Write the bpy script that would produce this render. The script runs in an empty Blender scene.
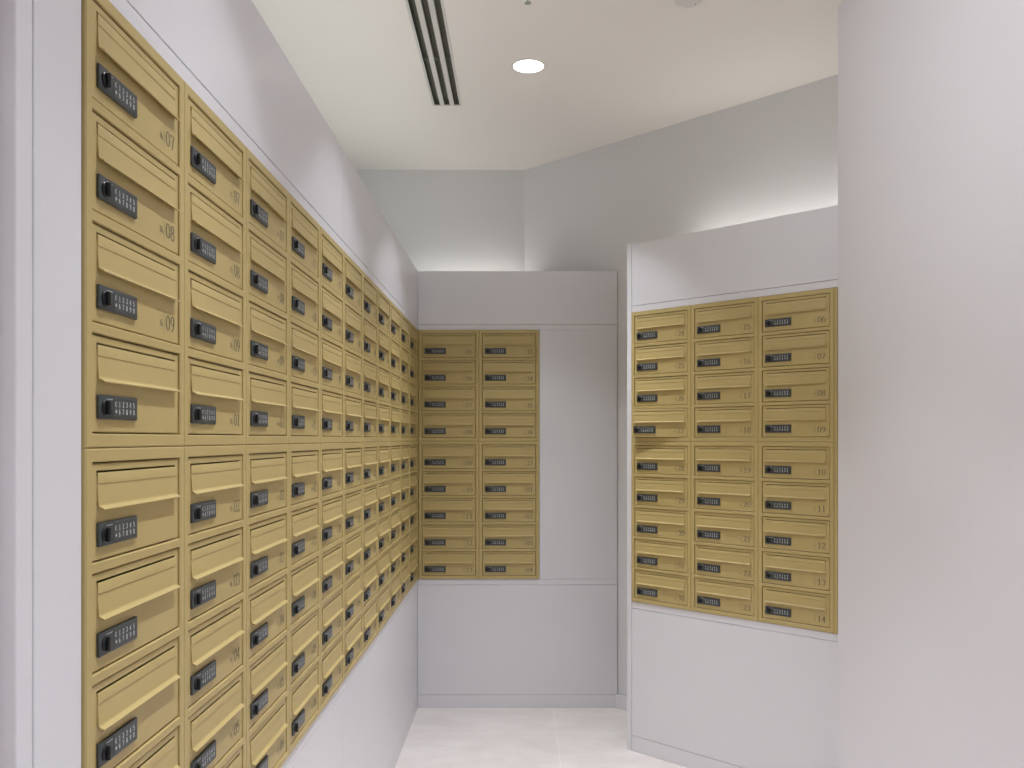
import bpy, bmesh, math, random
from mathutils import Vector, Matrix

C = bpy.context.scene.collection
SC = bpy.context.scene
PI = math.pi

# ------------------------------------------------------------------ camera
F = 878.0                                   # focal length in pixels of a 1024 px wide frame
CAMZ = 1.35
cam_d = bpy.data.cameras.new('camera')
cam_d.sensor_width = 36.0
cam_d.lens = F / 1024 * 36.0
cam_d.shift_x = -8.5 / 1024                 # vanishing point of the left wall at x = 520.5
cam_d.shift_y = 55.0 / 1024                 # horizon at y = 439
cam_d.clip_start = 0.02
cam = bpy.data.objects.new('camera', cam_d)
cam.location = (0, 0, CAMZ)
cam.rotation_euler = (PI / 2, 0, 0)
C.objects.link(cam)
SC.camera = cam

# ------------------------------------------------------------------ world, exposure
w = bpy.data.worlds.new('world')
SC.world = w
w.use_nodes = True
w.node_tree.nodes['Background'].inputs[0].default_value = (0.88, 0.98, 1.02, 1)
w.node_tree.nodes['Background'].inputs[1].default_value = 0.2
SC.view_settings.view_transform = 'Standard'
SC.view_settings.look = 'None'
SC.view_settings.exposure = 0.0
SC.view_settings.gamma = 1.0
SC.view_settings.use_curve_mapping = False
try:
    SC.cycles.use_denoising = True
    SC.cycles.max_bounces = 10
    SC.cycles.diffuse_bounces = 6
    SC.cycles.sample_clamp_indirect = 6.0
except Exception:
    pass

# ------------------------------------------------------------------ large lights
def area(name, loc, rot, sx, sy, power, col=(1, 1, 1), spread=PI):
    d = bpy.data.lights.new(name, 'AREA')
    d.shape = 'RECTANGLE'
    d.size, d.size_y = sx, sy
    d.energy = power
    d.color = col
    d.spread = spread
    o = bpy.data.objects.new(name, d)
    o.location = loc
    o.rotation_euler = rot
    C.objects.link(o)
    return o

CEIL = CAMZ + 1.496
YB = 4.406                                  # front plane of the rear cabinet
YW = 4.8828                                 # rear room wall
SUMW = 0.022 + YW                           # the angled wall is x + y = SUMW
TOP = CAMZ + 0.843                          # top of all cabinets
LX = -0.516                                 # front plane of the left cabinet
LOBBY_FILL_POWER = 5.5
COVE_POWER = 0.6
SPOT_POWER = 31.0
POOL_POWER = 112.0
LEFT_FILL_POWER = 3.8
RIGHT_FILL_POWER = 10.5
WARM = (0.99, 0.975, 0.93)
COOL = (0.94, 0.985, 1.07)
area('lobby_fill', (0.28, -2.6, 1.6), (PI / 2, 0, 0), 1.5, 2.3, LOBBY_FILL_POWER, (0.82, 1.0, 1.02))  # added fill behind the camera, standing in for light from the lobby
# LED strips on the rear and right cabinet tops, hidden in the coves, shining up the walls
area('cove_light_rear', (-0.29, YW - 0.09, TOP + 0.012), (PI, 0, 0), 0.62, 0.03, COVE_POWER, WARM)
_c = (1.13, SUMW - 1.13)
cv = area('cove_light_right', (_c[0] - 0.062, _c[1] - 0.062, TOP + 0.012), (PI, 0, -PI / 4), 0.86, 0.03, COVE_POWER * 1.7, WARM)
area('left_ceiling_fill', (-0.76, 3.0, TOP + 0.012), (PI, 0, 0), 0.36, 3.2, LEFT_FILL_POWER, (0.92, 0.99, 0.96))  # broad unseen lamp added above the left cabinet to brighten the ceiling
# unseen fill lamp added over the aisle to brighten the right wall
area('right_wall_fill', (-0.42, 1.5, CEIL - 0.012), (0, math.radians(-62), 0), 0.06, 2.2, RIGHT_FILL_POWER, (0.92, 0.98, 1.05), math.radians(112))

# ------------------------------------------------------------------ materials
def srgb(r, g, b):
    f = lambda c: (c / 255 / 12.92) if c / 255 <= 0.04045 else ((c / 255 + 0.055) / 1.055) ** 2.4
    return (f(r), f(g), f(b), 1)

def mat(name, col, rough=0.5, metal=0.0, noise=0.0, nscale=6.0, bump=0.0, bscale=300.0, spec=0.5):
    m = bpy.data.materials.new(name)
    m.use_nodes = True
    nt = m.node_tree
    b = nt.nodes['Principled BSDF']
    b.inputs['Base Color'].default_value = col
    b.inputs['Roughness'].default_value = rough
    b.inputs['Metallic'].default_value = metal
    b.inputs['Specular IOR Level'].default_value = spec
    tc = nt.nodes.new('ShaderNodeTexCoord')
    if noise > 0:
        n = nt.nodes.new('ShaderNodeTexNoise')
        n.inputs['Scale'].default_value = nscale
        n.inputs['Detail'].default_value = 4
        nt.links.new(tc.outputs['Object'], n.inputs['Vector'])
        r = nt.nodes.new('ShaderNodeValToRGB')
        r.color_ramp.elements[0].position = 0.3
        r.color_ramp.elements[1].position = 0.7
        r.color_ramp.elements[0].color = tuple(c * (1 - noise) for c in col[:3]) + (1,)
        r.color_ramp.elements[1].color = tuple(min(1, c * (1 + noise)) for c in col[:3]) + (1,)
        nt.links.new(n.outputs['Fac'], r.inputs['Fac'])
        nt.links.new(r.outputs['Color'], b.inputs['Base Color'])
    if bump > 0:
        n2 = nt.nodes.new('ShaderNodeTexNoise')
        n2.inputs['Scale'].default_value = bscale
        n2.inputs['Detail'].default_value = 2
        nt.links.new(tc.outputs['Object'], n2.inputs['Vector'])
        bp = nt.nodes.new('ShaderNodeBump')
        bp.inputs['Strength'].default_value = bump
        bp.inputs['Distance'].default_value = 0.001
        nt.links.new(n2.outputs['Fac'], bp.inputs['Height'])
        nt.links.new(bp.outputs['Normal'], b.inputs['Normal'])
    return m

def emit(name, col, strength):
    m = bpy.data.materials.new(name)
    m.use_nodes = True
    nt = m.node_tree
    nt.nodes.remove(nt.nodes['Principled BSDF'])
    e = nt.nodes.new('ShaderNodeEmission')
    e.inputs[0].default_value = col
    e.inputs[1].default_value = strength
    nt.links.new(e.outputs[0], nt.nodes['Material Output'].inputs[0])
    return m

M_WHITE = mat('white_lacquer', srgb(221, 219.5, 222), 0.34, 0, 0.008, 2.0, 0.03, 500)
M_WALL = mat('wall_paint', srgb(220, 219, 219), 0.7, 0, 0.01, 2.0, 0.05, 350, 0.3)
M_RWALL = mat('wall_paint_satin', srgb(222, 219, 222), 0.5, 0, 0.01, 1.5, 0.04, 350, 0.4)
M_PINK = mat('wall_paint_rose', srgb(228, 211, 213), 0.6, 0, 0.01, 2.0)
M_CEIL = mat('ceiling_paint', srgb(241, 236, 230), 0.85, 0, 0.008, 1.5, 0, 1, 0.2)
M_GOLD = mat('gold_painted_metal', srgb(185, 164, 108), 0.44, 0.0, 0.02, 14.0, 0.03, 900, 0.5)
M_BLACK = mat('black_plastic', srgb(62, 66, 65), 0.42, 0, 0.03, 60.0, 0.05, 1500)
M_KNOB = mat('black_knob_plastic', srgb(24, 25, 27), 0.35)
M_KEY = mat('key_print', srgb(205, 208, 208), 0.5)
M_INK = mat('number_print', srgb(108, 100, 80), 0.5)
M_DARK = mat('dark_duct', srgb(112, 112, 100), 0.7, 0, 0.05, 8)
M_ALU = mat('white_powder_coat', srgb(214, 211, 205), 0.45)
M_DET = mat('white_plastic', srgb(222, 217, 212), 0.4)
M_CHROME = mat('chrome', srgb(200, 205, 200), 0.15, 1.0)
M_BULB = mat('green_glass_bulb', srgb(70, 150, 110), 0.1)
M_LENS = emit('downlight_lens', (1.0, 0.98, 0.97, 1), 9.0)
M_LED = emit('led_tape_glow', (1.0, 0.94, 0.86, 1), 2.0)

def floor_mat():
    m = bpy.data.materials.new('stone_floor_tiles')
    m.use_nodes = True
    nt = m.node_tree
    b = nt.nodes['Principled BSDF']
    b.inputs['Roughness'].default_value = 0.38
    tc = nt.nodes.new('ShaderNodeTexCoord')
    mp = nt.nodes.new('ShaderNodeMapping')
    mp.inputs['Location'].default_value = (-0.165, -4.03, 0)
    nt.links.new(tc.outputs['Object'], mp.inputs['Vector'])
    br = nt.nodes.new('ShaderNodeTexBrick')
    br.offset = 0.0
    br.inputs['Scale'].default_value = 1.0
    br.inputs['Brick Width'].default_value = 0.9
    br.inputs['Row Height'].default_value = 0.9
    br.inputs['Mortar Size'].default_value = 0.004
    br.inputs['Mortar Smooth'].default_value = 0.6
    br.inputs['Color1'].default_value = (1, 1, 1, 1)
    br.inputs['Color2'].default_value = (0.97, 0.97, 0.97, 1)
    br.inputs['Mortar'].default_value = (1.08, 1.08, 1.08, 1)
    nt.links.new(mp.outputs['Vector'], br.inputs['Vector'])
    n = nt.nodes.new('ShaderNodeTexNoise')
    n.inputs['Scale'].default_value = 5.0
    n.inputs['Detail'].default_value = 8
    n.inputs['Roughness'].default_value = 0.65
    mp2 = nt.nodes.new('ShaderNodeMapping')
    mp2.inputs['Scale'].default_value = (0.9, 1.4, 1)
    nt.links.new(tc.outputs['Object'], mp2.inputs['Vector'])
    nt.links.new(mp2.outputs['Vector'], n.inputs['Vector'])
    r = nt.nodes.new('ShaderNodeValToRGB')
    r.color_ramp.elements[0].position = 0.3
    r.color_ramp.elements[1].position = 0.72
    r.color_ramp.elements[0].color = srgb(216, 207, 202)
    r.color_ramp.elements[1].color = srgb(232, 226, 222)
    nt.links.new(n.outputs['Fac'], r.inputs['Fac'])
    mx = nt.nodes.new('ShaderNodeMix')
    mx.data_type = 'RGBA'
    mx.blend_type = 'MULTIPLY'
    mx.inputs['Factor'].default_value = 1.0
    nt.links.new(r.outputs['Color'], mx.inputs['A'])
    nt.links.new(br.outputs['Color'], mx.inputs['B'])
    nt.links.new(mx.outputs['Result'], b.inputs['Base Color'])
    return m
M_FLOOR = floor_mat()

# ------------------------------------------------------------------ mesh helpers
def add_box(bm, x0, x1, y0, y1, z0, z1, bevel=0.0, seg=1):
    vs = [bm.verts.new((x, y, z)) for x in (x0, x1) for y in (y0, y1) for z in (z0, z1)]
    idx = [(0, 1, 3, 2), (4, 6, 7, 5), (0, 4, 5, 1), (2, 3, 7, 6), (0, 2, 6, 4), (1, 5, 7, 3)]
    fs = [bm.faces.new([vs[i] for i in f]) for f in idx]
    if bevel > 0:
        es = list({e for f in fs for e in f.edges})
        bmesh.ops.bevel(bm, geom=es, offset=bevel, segments=seg, profile=0.5, affect='EDGES')

def add_prism(bm, pts, z0, z1):
    lo = [bm.verts.new((x, y, z0)) for x, y in pts]
    hi = [bm.verts.new((x, y, z1)) for x, y in pts]
    n = len(pts)
    bm.faces.new(lo[::-1])
    bm.faces.new(hi)
    for i in range(n):
        bm.faces.new((lo[i], lo[(i + 1) % n], hi[(i + 1) % n], hi[i]))

def add_extrude_x(bm, prof, x0, x1):
    """Closed (y, z) outline swept along x."""
    a = [bm.verts.new((x0, y, z)) for y, z in prof]
    b = [bm.verts.new((x1, y, z)) for y, z in prof]
    n = len(prof)
    bm.faces.new(a)
    bm.faces.new(b[::-1])
    for i in range(n):
        bm.faces.new((a[i], b[i], b[(i + 1) % n], a[(i + 1) % n]))

def add_lathe(bm, prof, segs=32, axis='z', origin=(0, 0, 0)):
    """(radius, height) outline turned round an axis; closed at radius 0."""
    rings = []
    for r, h in prof:
        ring = []
        if r < 1e-7:
            p = (0, 0, h) if axis == 'z' else (0, -h, 0)
            ring = [bm.verts.new((p[0] + origin[0], p[1] + origin[1], p[2] + origin[2]))]
        else:
            for k in range(segs):
                a = 2 * PI * k / segs
                p = (r * math.cos(a), r * math.sin(a), h) if axis == 'z' else (r * math.cos(a), -h, r * math.sin(a))
                ring.append(bm.verts.new((p[0] + origin[0], p[1] + origin[1], p[2] + origin[2])))
        rings.append(ring)
    for a, b in zip(rings[:-1], rings[1:]):
        for k in range(segs):
            q = (k + 1) % segs
            if len(a) == 1 and len(b) == 1:
                break
            if len(a) == 1:
                bm.faces.new((a[0], b[q], b[k]))
            elif len(b) == 1:
                bm.faces.new((a[k], a[q], b[0]))
            else:
                bm.faces.new((a[k], a[q], b[q], b[k]))

def add_stroke(bm, pts, y, thin, thick):
    """A broad-pen stroke on the x-z plane (facing -y): upright runs thick, level runs thin."""
    n = len(pts)
    L, R = [], []
    for i in range(n):
        p0 = pts[max(0, i - 1)]
        p1 = pts[min(n - 1, i + 1)]
        dx, dz = p1[0] - p0[0], p1[1] - p0[1]
        l = math.hypot(dx, dz) or 1e-9
        dx, dz = dx / l, dz / l
        hw = 0.5 * (thin + (thick - thin) * abs(dz) ** 1.6)
        L.append(bm.verts.new((pts[i][0] - dz * hw, y, pts[i][1] + dx * hw)))
        R.append(bm.verts.new((pts[i][0] + dz * hw, y, pts[i][1] - dx * hw)))
    for i in range(n - 1):
        bm.faces.new((L[i], R[i], R[i + 1], L[i + 1]))

def arc(cx, cz, rx, rz, a0, a1, n=12):
    return [(cx + rx * math.cos(math.radians(a0 + (a1 - a0) * i / n)), cz + rz * math.sin(math.radians(a0 + (a1 - a0) * i / n))) for i in range(n + 1)]

DIG = {   # strokes in a box 0.56 wide, 1 high
    '0': [arc(.28, .5, .235, .46, 90, 450, 24)],
    '1': [[(.30, .04), (.30, .5), (.30, .96)], [(.12, .82), (.20, .86), (.30, .96)], [(.12, .02), (.48, .02)]],
    '2': [arc(.27, .72, .2, .245, 170, -20, 12) + [(.36, .45), (.2, .22), (.08, .06)], [(.06, .05), (.30, .04), (.5, .05)], [(.5, .02), (.5, .2)]],
    '3': [arc(.26, .74, .18, .22, 165, -80, 12), arc(.26, .27, .22, .24, 85, -160, 12)],
    '4': [[(.38, .02), (.38, .5), (.38, .98)], [(.38, .96), (.2, .62), (.03, .28)], [(.03, .27), (.53, .27)], [(.26, .02), (.5, .02)]],
    '5': [[(.12, .5), (.12, .7), (.12, .95)], [(.12, .93), (.46, .93)], arc(.25, .31, .23, .29, 130, -155, 14)],
    '6': [arc(.28, .29, .22, .26, 0, 360, 20), arc(.42, .36, .36, .60, 180, 85, 10)],
    '7': [[(.05, .82), (.05, .94)], [(.05, .94), (.52, .94)], [(.51, .94), (.34, .5), (.24, .02)]],
    '8': [arc(.28, .74, .185, .22, 0, 360, 20), arc(.28, .27, .225, .245, 0, 360, 20)],
    '9': [arc(.28, .71, .22, .26, 0, 360, 20), arc(.14, .64, .36, .60, 0, -95, 10)],
}

def add_text(bm, s, x, z, y, h, wide=1.0, thin=0.05, thick=0.16, track=0.1):
    for ch in s:
        for st in DIG[ch]:
            add_stroke(bm, [(x + px * h * wide, z + pz * h) for px, pz in st], y, thin * h, thick * h)
        x += (0.56 * wide + track) * h
    return x

def mesh(name, bm, m, fix=True, smooth=False):
    if fix:
        bmesh.ops.recalc_face_normals(bm, faces=bm.faces)
    me = bpy.data.meshes.new(name)
    bm.to_mesh(me)
    bm.free()
    me.materials.append(m)
    if smooth:
        for p in me.polygons:
            p.use_smooth = True
        try:
            me.set_sharp_from_angle(angle=math.radians(35))
        except Exception:
            pass
    return me

def link(name, me, parent=None, loc=(0, 0, 0)):
    o = bpy.data.objects.new(name, me)
    o.location = loc
    C.objects.link(o)
    if parent is not None:
        o.parent = parent
    return o

def part(name, bm, m, parent=None, loc=(0, 0, 0), smooth=False, label=None):
    o = link(name, mesh(name, bm, m, smooth=smooth), parent, loc)
    if label:
        o['label'] = label
    return o

def box_part(name, m, parent, x0, x1, y0, y1, z0, z1, bevel=0.0):
    bm = bmesh.new()
    add_box(bm, x0, x1, y0, y1, z0, z1, bevel)
    return part(name, bm, m, parent)

def thing(name, label, cat, loc=(0, 0, 0), rz=0.0, group=None):
    o = bpy.data.objects.new(name, None)
    o.empty_display_size = 0.05
    o.location = loc
    o.rotation_euler = (0, 0, rz)
    C.objects.link(o)
    o['label'] = label
    o['category'] = cat
    if group:
        o['group'] = group
    return o

def struct(name, bm, m):
    o = part(name, bm, m)
    o['kind'] = 'structure'
    return o

# ------------------------------------------------------------------ room shell
R2 = math.sqrt(0.5)
bm = bmesh.new(); add_box(bm, -1.6, 1.7, -3.0, 5.05, -0.12, 0.0)
struct('floor', bm, M_FLOOR)
# slot in the ceiling that holds the linear diffuser
DX0, DX1, DY0, DY1 = -0.388, -0.269, 1.92, 3.933
bm = bmesh.new()
add_box(bm, -1.6, DX0, -3.0, 5.05, CEIL, CEIL + 0.15)
add_box(bm, DX1, 1.7, -3.0, 5.05, CEIL, CEIL + 0.15)
add_box(bm, DX0, DX1, -3.0, DY0, CEIL, CEIL + 0.15)
add_box(bm, DX0, DX1, DY1, 5.05, CEIL, CEIL + 0.15)
struct('ceiling', bm, M_CEIL)
bm = bmesh.new(); add_prism(bm, [(-1.2, YW), (0.022, YW), (0.11, YW + 0.15), (-1.2, YW + 0.15)], 0, CEIL)
struct('wall_back', bm, M_WALL)
bm = bmesh.new(); add_prism(bm, [(0.022, YW), (1.62, SUMW - 1.62), (1.7, SUMW - 1.55), (0.11, YW + 0.15)], 0, CEIL)
struct('wall_angled', bm, M_WALL)
RWX, RWY = 1.1008, 3.044                     # far edge of the near wall on the right
bm = bmesh.new(); add_prism(bm, [(RWX, -3.0), (RWX, RWY), (RWX + 0.068, RWY + 0.112), (1.56, RWY + 0.40), (1.62, RWY + 0.28), (1.62, -3.0)], 0, CEIL)
struct('wall_right', bm, M_RWALL)
bm = bmesh.new(); add_box(bm, -1.2, -0.99, 0.6, YW, 0, CEIL)
struct('wall_left', bm, M_WALL)
bm = bmesh.new(); add_box(bm, -1.0, -0.535, -3.0, 0.894, 0, CEIL)
struct('wall_entrance', bm, M_PINK)
bm = bmesh.new()
bm2pts = [(0.4733, YB - 0.0004), (0.4931, YB - 0.0004), (1.25, SUMW - 1.25), (1.236, SUMW - 1.264)]
bm2pts = [(0.4733, YB - 0.0006), (0.4927, YB - 0.0006), (0.93, SUMW - 0.93 - 0.0006), (0.92, SUMW - 0.92 - 0.0200)]
add_prism(bm, bm2pts, 0, 0.068)
struct('baseboard_angled', bm, M_WHITE)

# ------------------------------------------------------------------ cabinets (local frame: x along the face, -y towards the room, z up)
ZT, ZB = CAMZ + 0.547, CAMZ - 0.7025        # top and bottom of every mailbox bank
Z_TR = ZT + 0.0275                          # top rail / upper panel groove
Z_BR = ZB - 0.0285
Z_PL = 0.066
G = 0.0016                                  # groove width
TH = 0.02
BV = 0.0008

def cab_common(root, x0, x1, bank0, bank1, seams_up=(), seams_lo=(), depth=0.44, stile0=None, open_right=0.0):
    def run(name, z0, z1, seams, a=None):
        xs = [x0 if a is None else a] + list(seams) + [x1]
        for q, (p, r) in enumerate(zip(xs[:-1], xs[1:])):
            box_part(name, M_WHITE, root, p + (G / 2 if q else 0), r - (G / 2 if q < len(xs) - 2 else 0), 0, TH, z0, z1, BV)
    a = None if stile0 is None else stile0 + G
    run('upper_panel', Z_TR + G, TOP, seams_up, a)
    run('top_rail', ZT + 0.0008, Z_TR, (), a)
    run('bottom_rail', Z_BR, ZB - 0.0012, (), a)
    run('lower_panel', Z_PL + G, Z_BR - G, seams_lo, a)
    run('plinth', 0.0, Z_PL, (), a)
    if stile0 is not None:
        box_part('end_stile', M_WHITE, root, x0, stile0, -0.0005, 0.06, 0, TOP, 0.001)
    # carcass behind the panels, clear of the mailboxes
    bm = bmesh.new()
    add_box(bm, x0 + 0.001, x1 - 0.02, TH + 0.001, TH + 0.02, 0.002, ZB - 0.03)
    add_box(bm, x0 + 0.001, x1 - 0.02, TH + 0.001, TH + 0.02, ZT + 0.03, TOP - 0.021)
    part('carcass', bm, M_WHITE, root)
    box_part('cabinet_top', M_WHITE, root, x0 + 0.001, x1 - 0.02 - open_right, TH + 0.0005, depth, TOP - 0.02, TOP - 0.001)

W = 0.3026                                  # width of one mailbox
PROUD = 0.0045
# rear
BX0 = LX + PROUD + 0.0006
cab_r = thing('mailbox_cabinet', 'white built-in cabinet with two mailbox columns and a blank panel, facing the entrance', 'cabinet', (0, YB, 0), 0, 'built-in mailbox cabinets')
XR = 0.4850
cab_common(cab_r, LX + 0.0004, XR, BX0, BX0 + 2 * W, depth=0.465, open_right=0.47)
box_part('blank_panel', M_WHITE, cab_r, BX0 + 2 * W + 0.0012, XR, 0, TH, ZB, ZT, BV)
# left (local x = world y)
LY0 = 1.0334
LY1 = LY0 + 11 * W
cab_l = thing('mailbox_cabinet', 'long white built-in cabinet with eleven mailbox columns along the left wall', 'cabinet', (LX, 0, 0), PI / 2, 'built-in mailbox cabinets')
cab_common(cab_l, 0.931, YB - 0.0012, LY0, LY1, (2.552,), (2.552,), depth=0.478)
box_part('end_stile', M_WHITE, cab_l, 0.931, LY0 - 0.0012, 0, TH, ZB, ZT, BV)
bm = bmesh.new(); add_box(bm, 0.898, 0.9292, 0.0, TH + 0.004, 0, TOP, 0.002, 2)
part('end_trim', bm, M_WHITE, cab_l)
bm = bmesh.new(); add_box(bm, LY1 + 0.0006, YB - PROUD - 0.0006, -PROUD, TH, ZB, ZT, 0.001)
part('corner_strip', bm, M_GOLD, cab_l)['label'] = 'plain gold metal strip'
# right, at an angle
RA = math.radians(44.0)
P1 = Vector((0.4818, 3.8026, 0))
cab_a = thing('mailbox_cabinet', 'white built-in cabinet standing at an angle with three mailbox columns, on the right', 'cabinet', (P1.x, P1.y, 0), -RA, 'built-in mailbox cabinets')
cab_common(cab_a, -0.0255, 3 * W + 0.0200, 0, 3 * W, depth=0.43, stile0=-0.0012, open_right=0.02)

bm = bmesh.new(); add_box(bm, 3 * W + 0.0004, 3 * W + 0.0130, -PROUD, TH, ZB, ZT, 0.0012)
part('edge_trim', bm, M_GOLD, cab_a)['label'] = 'narrow gold metal trim'

# ------------------------------------------------------------------ mailbox
PITCH = 0.134
DW, DH = 0.2660, 0.1178                      # door
OW, OH = 0.2698, 0.1214                     # opening
MARG = 0.01085                               # extra strip above the first and below the last of a module

def housing_mesh(up, dn):
    """Face frame and box body in one shell. z = 0 is the middle of the opening."""
    bm = bmesh.new()
    hw = W / 2 - 0.0003
    zt = PITCH / 2 + (up - 0.0003 if up else -0.00006)
    zb = -PITCH / 2 - (dn - 0.0003 if dn else -0.00006)
    b = 0.0018
    bt, bb = (b if up else 0.0), (b if dn else 0.0)
    def loop(x, z0, z1, y):
        return [bm.verts.new(p) for p in ((-x, y, z0), (x, y, z0), (x, y, z1), (-x, y, z1))]
    Ls = [loop(hw, zb, zt, 0.23), loop(hw, zb, zt, -PROUD + b), loop(hw - b, zb + bb, zt - bt, -PROUD)]
    # raised lip round the opening
    Ls += [loop(OW / 2 + 0.0012, -OH / 2 - 0.0012, OH / 2 + 0.0012, -PROUD), loop(OW / 2, -OH / 2, OH / 2, -PROUD + 0.0012)]
    Ls += [loop(OW / 2, -OH / 2, OH / 2, 0.225)]
    for p, q in zip(Ls[:-1], Ls[1:]):
        for k in range(4):
            j = (k + 1) % 4
            bm.faces.new((p[k], p[j], q[j], q[k]))
    bm.faces.new(Ls[-1])
    bm.faces.new(Ls[0][::-1])
    bmesh.ops.remove_doubles(bm, verts=bm.verts, dist=1e-7)
    return mesh('housing', bm, M_GOLD)

def door_mesh():
    """Door leaf with the window for the flap. Origin on the hinge (right edge), z = 0 mid door."""
    bm = bmesh.new()
    f = -PROUD + 0.0024                      # front face
    b = 0.0013
    cx = -DW / 2
    fx, ft, fb = 0.1200, DH / 2 - 0.0090, DH / 2 - 0.0165
    def loop(x, z0, z1, y):
        return [bm.verts.new(p) for p in ((cx - x, y, z0), (cx + x, y, z0), (cx + x, y, z1), (cx - x, y, z1))]
    Ls = [loop(DW / 2, -DH / 2, DH / 2, 0.012), loop(DW / 2, -DH / 2, DH / 2, f + b), loop(DW / 2 - b, -DH / 2 + b, DH / 2 - b, f),
          loop(fx + .0006, fb - .0006, ft + .0006, f), loop(fx, fb, ft, f + .0006), loop(fx, fb, ft, 0.012)]
    Ls.append(Ls[0])
    for p, q in zip(Ls[:-1], Ls[1:]):
        for k in range(4):
            j = (k + 1) % 4
            bm.faces.new((p[k], p[j], q[j], q[k]))
    return mesh('door', bm, M_GOLD), f, cx

ME_DOOR, FACE, DCX = door_mesh()
ME_HOUSE = {(u, d): housing_mesh(u, d) for u, d in ((MARG, 0), (0, 0), (0, MARG))}

def flap_mesh():
    t = DH / 2
    top = t - 0.0113
    # y offsets are outward from the door face when negative
    out = [(-0.0002, top), (-0.0014, top - 0.0002), (-0.0016, top - 0.0006)]
    out += [(-0.0016, top - 0.0132), (-0.0007, top - 0.0139), (-0.0008, top - 0.0149)]
    out += [(-0.0017, top - 0.025), (-0.0027, top - 0.0375), (-0.0030, top - 0.0402), (-0.0036, top - 0.0409), (-0.0086, top - 0.0434), (-0.0092, top - 0.0440), (-0.0092, top - 0.0450), (-0.0086, top - 0.0456)]
    back = [(-0.0030, top - 0.0426), (-0.0016, top - 0.0410), (-0.0002, top - 0.034), (-0.0002, top - 0.0150)]
    bm = bmesh.new()
    add_extrude_x(bm, [(FACE + y, z) for y, z in out + back], DCX - 0.1196, DCX + 0.1196)
    return mesh('flap', bm, M_GOLD, smooth=True)
ME_FLAP = flap_mesh()

LX0 = DCX - DW / 2 + 0.0113                 # left end of the lock
LW, LH = 0.1066, 0.0300
LZ = DH / 2 - 0.0868                        # its middle
LF = FACE - 0.0042
def lock_mesh():
    bm = bmesh.new()
    add_box(bm, LX0, LX0 + LW, LF, FACE + 0.0002, LZ - LH / 2, LZ + LH / 2, 0.0018, 2)
    # raised surround of the keys
    add_box(bm, LX0 + 0.037, LX0 + LW - 0.004, LF - 0.0004, LF + 0.001, LZ - LH / 2 + 0.003, LZ + LH / 2 - 0.003, 0.0004)
    return mesh('lock_case', bm, M_BLACK, smooth=True)
ME_LOCK = lock_mesh()

def knob_mesh():
    bm = bmesh.new()
    o = (LX0 + 0.0150, LF, LZ - 0.001)
    add_lathe(bm, [(0.0, -0.001), (0.0098, -0.001), (0.0098, 0.0016), (0.0090, 0.0024), (0.0, 0.0024)], 24, 'y', o)
    add_box(bm, o[0] - 0.0026, o[0] + 0.0026, LF - 0.0072, LF - 0.0016, o[2] - 0.0086, o[2] + 0.0086, 0.0012, 2)
    return mesh('lock_knob', bm, M_KNOB, smooth=True)
ME_KNOB = knob_mesh()

def keypad_mesh():
    bm = bmesh.new()
    y = LF - 0.0007
    x0 = LX0 + 0.0405
    for row, s in ((0, '12345'), (1, '67890')):
        z = LZ + (0.0012 if row == 0 else -0.0080)
        # key sign
        c = (x0 + 0.0022, z + 0.0033)
        if row == 0:
            for st in (arc(c[0], c[1], .0017, .0026, 60, 300, 12),):
                add_stroke(bm, st, y, 0.0009, 0.0016)
        else:
            v = [bm.verts.new((c[0] + dx, y, c[1] + dz)) for dx, dz in ((-.0022, 0), (0, -.0028), (.0022, 0), (0, .0028))]
            bm.faces.new(v)
        for k, ch in enumerate(s):
            add_text(bm, ch, x0 + 0.0102 * (k + 1) - 0.0003, z, y, 0.0066, 1.0, 0.13, 0.19)
    # thin maker's line beside the knob
    add_stroke(bm, [(LX0 + 0.018, LZ + 0.0100), (LX0 + 0.034, LZ + 0.0100)], LF - 0.0002, 0.0007, 0.0007)
    return mesh('keypad', bm, M_KEY, fix=False)
ME_KEYPAD = keypad_mesh()

num_cache = {}
def number_mesh(pre, num):
    k = (pre, num)
    if k not in num_cache:
        bm = bmesh.new()
        y = FACE - 0.0003
        xr = DCX + DW / 2
        z0 = -DH / 2 + 0.0155
        h = 0.0224
        add_text(bm, num, xr - 0.0455, z0, y, h, 1.12, 0.06, 0.17, 0.12)
        add_stroke(bm, [(xr - 0.0525, z0 - 0.007), (xr - 0.0525, z0 + 0.029)], y, 0.0007, 0.0007)
        hp = 0.0098
        wp = (0.56 * len(pre) + 0.1 * (len(pre) - 1)) * hp
        add_text(bm, pre, xr - 0.0565 - wp, z0 + 0.004, y, hp, 1.0, 0.07, 0.17, 0.1)
        num_cache[k] = mesh('number', bm, M_INK, fix=False)
    return num_cache[k]

# the pattern mailbox: housing, door (> flap, lock_case, lock_knob, keypad)
proto = thing('mailbox', '', 'mailbox')
link('housing', ME_HOUSE[(0, 0)], proto)
p_door = link('door', ME_DOOR, proto, (DW / 2, 0, 0))
for nm, me in (('flap', ME_FLAP), ('lock_case', ME_LOCK), ('lock_knob', ME_KNOB), ('keypad', ME_KEYPAD)):
    link(nm, me, p_door)

def dup(root):
    r = root.copy(); C.objects.link(r)
    for ch in list(root.children):
        c = ch.copy(); C.objects.link(c); c.parent = r
        for g in list(ch.children):
            d = g.copy(); C.objects.link(d); d.parent = c
    return r

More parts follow.
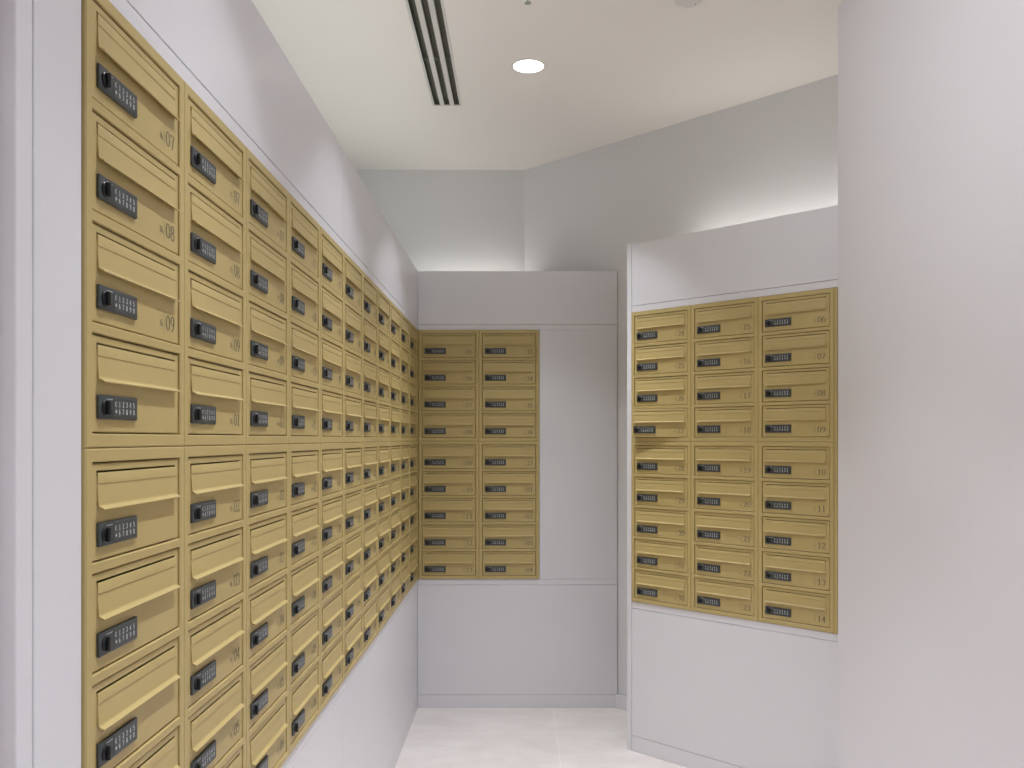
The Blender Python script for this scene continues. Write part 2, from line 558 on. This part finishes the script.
first = [True]
def place(frame, lx, row, label, group, text=None, ajar=0.0):
    r = proto if first[0] else dup(proto)
    first[0] = False
    if row < 4:
        z = ZT - MARG - PITCH * (row + 0.5)
    else:
        z = ZB + MARG + PITCH * (8 - row + 0.5)
    loc = Vector((lx + W / 2, 0, z))
    loc.rotate(frame[1].to_euler())
    r.location = Vector(frame[0]) + loc
    r.rotation_euler = frame[1].to_euler()
    r['label'] = label
    r['category'] = 'mailbox'
    r['group'] = group
    for c in r.children:
        n = c.name.split('.')[0]
        if n == 'housing':
            c.data = ME_HOUSE[(MARG, 0)] if row in (0, 4) else (ME_HOUSE[(0, MARG)] if row in (3, 8) else ME_HOUSE[(0, 0)])
        if n == 'door':
            c.rotation_euler = (0, 0, ajar)
            for g in list(c.children):
                if g.name.split('.')[0] == 'number':
                    bpy.data.objects.remove(g)
            if text:
                link('number', number_mesh(*text), c)
    return r

ROWS = ['top row', 'second row', 'third row', 'fourth row', 'fifth row', 'sixth row', 'seventh row', 'eighth row', 'bottom row']
ORD = ['nearest', 'second', 'third', 'fourth', 'fifth', 'sixth', 'seventh', 'eighth', 'ninth', 'tenth', 'farthest']
Rz = lambda a: Matrix.Rotation(a, 3, 'Z')
# left wall
fr = ((LX, 0, 0), Rz(PI / 2))
for c in range(11):
    for row in range(9):
        if row < 3:
            t = (str(16 - c).zfill(2), str(7 + row).zfill(2))
        else:
            t = (str(17 - c).zfill(2), str(row - 2).zfill(2)) if c > 0 else None
        where = f'{ORD[c]} column of the left wall' if c in (0, 10) else f'{ORD[c]} column from the entrance on the left wall'
        lab = f'gold keypad mailbox, {ROWS[row]}, {where}'
        if row >= 3 and c == 0:
            lab = f'gold unnumbered keypad mailbox, {ROWS[row]}, {where}'
        place(fr, LY0 + c * W, row, lab, 'gold mailboxes along the left wall', t)
# rear
fr = ((0, YB, 0), Rz(0))
for c in range(2):
    for row in range(9):
        if c == 0:
            t = ('2', str(5 + row).zfill(2))
        else:
            t = ('1', str(33 + row)) if row < 5 else ('2', str(row - 4).zfill(2))
        side = 'corner column' if c == 0 else 'column beside the blank panel'
        place(fr, BX0 + c * W, row, f'gold keypad mailbox marked {t[1]}, {ROWS[row]}, {side} of the rear cabinet', 'gold mailboxes in the rear cabinet', t)
# right
fr = (tuple(P1), Rz(-RA))
for c in range(3):
    for row in range(9):
        t = ('1', str((24, 15, 6)[c] + row).zfill(2))
        side = ('left', 'middle', 'right')[c]
        aj = math.radians(6.0) if (c == 0 and row == 3) else 0.0
        lab = f'gold keypad mailbox marked {t[1]}, {ROWS[row]}, {side} column of the angled cabinet'
        if aj:
            lab = f'gold mailbox marked {t[1]} with its door ajar, {ROWS[row]}, left column, angled cabinet'
        place(fr, c * W, row, lab, 'gold mailboxes in the angled cabinet', t, aj)

# ------------------------------------------------------------------ ceiling fittings
def downlight(y, label, k):
    x = 0.032
    t = thing('downlight', label, 'ceiling light', (x, y, CEIL), 0, 'ceiling downlights')
    bm = bmesh.new()
    add_lathe(bm, [(0.0602, -0.0032), (0.0655, -0.0042), (0.0705, -0.0030), (0.0718, 0.0), (0.0602, 0.0), (0.0602, -0.0032)], 48)
    part('trim_ring', bm, M_CEIL, t, smooth=True)
    bm = bmesh.new()
    add_lathe(bm, [(0.0, -0.0030), (0.055, -0.0030), (0.0598, -0.0022), (0.0598, -0.0003), (0.0, -0.0003)], 48)
    part('lens', bm, M_LENS, t, smooth=True)
    d = bpy.data.lights.new('downlight_beam', 'SPOT')
    d.energy = SPOT_POWER
    d.spot_size = math.radians(82)
    d.spot_blend = 0.3
    d.shadow_soft_size = 0.03
    d.color = COOL
    o = bpy.data.objects.new('downlight_beam', d)
    o.location = (0, 0, -0.008)
    C.objects.link(o)
    o.parent = t
    d = bpy.data.lights.new('downlight_core', 'SPOT')
    d.energy = POOL_POWER
    d.spot_size = math.radians(70)
    d.spot_blend = 1.0
    d.shadow_soft_size = 0.03
    d.color = COOL
    o = bpy.data.objects.new('downlight_core', d)
    o.location = (0, 0, -0.009)
    C.objects.link(o)
    o.parent = t
for k, (y, lab) in enumerate(((3.519, 'round white recessed ceiling downlight shining above the aisle, beside the slot diffuser'),
                              (2.452, 'round recessed downlight in the aisle ceiling, next nearer than the visible one'),
                              (1.385, 'round recessed downlight in the aisle ceiling above the nearest mailboxes'),
                              (0.318, 'round recessed downlight in the ceiling over the entrance'))):
    downlight(y, lab, k)

# linear slot diffuser
t = thing('slot_diffuser', 'long white ceiling air diffuser with three dark slots', 'air vent', ((DX0 + DX1) / 2, (DY0 + DY1) / 2, CEIL))
hx, hy = (DX1 - DX0) / 2, (DY1 - DY0) / 2
bm = bmesh.new()
e = 0.006
add_box(bm, -hx - e, -hx + 0.004, -hy - e, hy + e, -0.0025, -0.0002, 0.0006)
add_box(bm, hx - 0.004, hx + e, -hy - e, hy + e, -0.0025, -0.0002, 0.0006)
add_box(bm, -hx + 0.004, hx - 0.004, hy - 0.004, hy + e, -0.0025, -0.0002)
add_box(bm, -hx + 0.004, hx - 0.004, -hy - e, -hy + 0.004, -0.0025, -0.0002)
part('frame', bm, M_ALU, t)
bm = bmesh.new()
add_box(bm, -hx + 0.001, hx - 0.001, -hy + 0.001, hy - 0.001, 0.060, 0.064)
add_box(bm, -hx + 0.0006, -hx + 0.0016, -hy + 0.001, hy - 0.001, 0.002, 0.06)
add_box(bm, hx - 0.0016, hx - 0.0006, -hy + 0.001, hy - 0.001, 0.002, 0.06)
add_box(bm, -hx + 0.002, hx - 0.002, hy - 0.0016, hy - 0.0006, 0.002, 0.06)
add_box(bm, -hx + 0.002, hx - 0.002, -hy + 0.0006, -hy + 0.0016, 0.002, 0.06)
part('duct_box', bm, M_DARK, t)
SLW = 0.0235
pit = (2 * hx - 0.008 - SLW) / 2
bars = [(-hx + 0.004 + SLW, -hx + 0.004 + pit), (-hx + 0.004 + SLW + pit, -hx + 0.004 + 2 * pit)]
for a, b in bars:
    bm = bmesh.new(); add_box(bm, a, b, -hy + 0.004, hy - 0.004, -0.0022, 0.006, 0.0008)
    part('divider_bar', bm, M_ALU, t)
for k in range(3):
    bm = bmesh.new()
    xc = -hx + 0.004 + SLW / 2 + k * pit
    # curved deflector blade inside the slot
    pr = [(xc - 0.0075, 0.014), (xc - 0.0045, 0.019), (xc + 0.001, 0.022), (xc + 0.0075, 0.023), (xc + 0.0075, 0.0245), (xc, 0.0235), (xc - 0.006, 0.020), (xc - 0.009, 0.0145)]
    lo = [bm.verts.new((px, -hy + 0.006, pz)) for px, pz in pr]
    hi = [bm.verts.new((px, hy - 0.006, pz)) for px, pz in pr]
    bm.faces.new(lo); bm.faces.new(hi[::-1])
    for i in range(len(pr)):
        j = (i + 1) % len(pr)
        bm.faces.new((lo[i], hi[i], hi[j], lo[j]))
    part('deflector_blade', bm, M_DARK, t)
bm = bmesh.new()
ys = 3.465 - (DY0 + DY1) / 2
for k in range(3):
    xa = -hx + 0.004 + k * pit
    add_box(bm, xa + 0.0004, xa + SLW - 0.0004, ys - 0.002, ys + 0.002, 0.001, 0.012)
part('joint_clip', bm, M_DARK, t)

# smoke detector and sprinkler at the upper edge of the picture
t = thing('smoke_detector', 'flat round white detector on the ceiling right of the downlight', 'smoke detector', (0.572, 2.982, CEIL))
bm = bmesh.new()
add_lathe(bm, [(0.0, -0.020), (0.020, -0.020), (0.032, -0.017), (0.036, -0.012), (0.036, -0.0085)], 40)
add_lathe(bm, [(0.036, -0.0085), (0.033, -0.0085), (0.033, -0.0075), (0.046, -0.0075), (0.049, -0.004), (0.049, -0.0002), (0.0, -0.0002)], 40)
part('detector_body', bm, M_DET, t, smooth=True)
bm = bmesh.new()
add_lathe(bm, [(0.0, -0.0208), (0.0022, -0.0206), (0.0022, -0.019), (0.0, -0.019)], 12, 'z', (0.022, 0, 0))
part('indicator_lens', bm, M_BLACK, t)

t = thing('sprinkler', 'tiny ceiling sprinkler head with a green bulb', 'sprinkler', (0.0245, 2.955, CEIL))
bm = bmesh.new(); add_lathe(bm, [(0.0, -0.004), (0.012, -0.004), (0.024, -0.0022), (0.0255, -0.0002), (0.0, -0.0002)], 32)
part('escutcheon', bm, M_DET, t, smooth=True)
bm = bmesh.new()
add_lathe(bm, [(0.0, -0.010), (0.006, -0.010), (0.006, -0.0038), (0.0, -0.0038)], 16)
add_box(bm, -0.0075, -0.0058, -0.0012, 0.0012, -0.026, -0.008, 0.0004)
add_box(bm, 0.0058, 0.0075, -0.0012, 0.0012, -0.026, -0.008, 0.0004)
add_box(bm, -0.0075, 0.0075, -0.0015, 0.0015, -0.0275, -0.0255, 0.0004)
part('frame_arms', bm, M_CHROME, t)
bm = bmesh.new(); add_lathe(bm, [(0.0, -0.0292), (0.011, -0.0292), (0.012, -0.0282), (0.0, -0.0276)], 20)
part('deflector', bm, M_CHROME, t)
bm = bmesh.new(); add_lathe(bm, [(0.0, -0.0255), (0.002, -0.024), (0.0023, -0.017), (0.0018, -0.011), (0.0, -0.0100)], 12)
part('glass_bulb', bm, M_BULB, t, smooth=True)
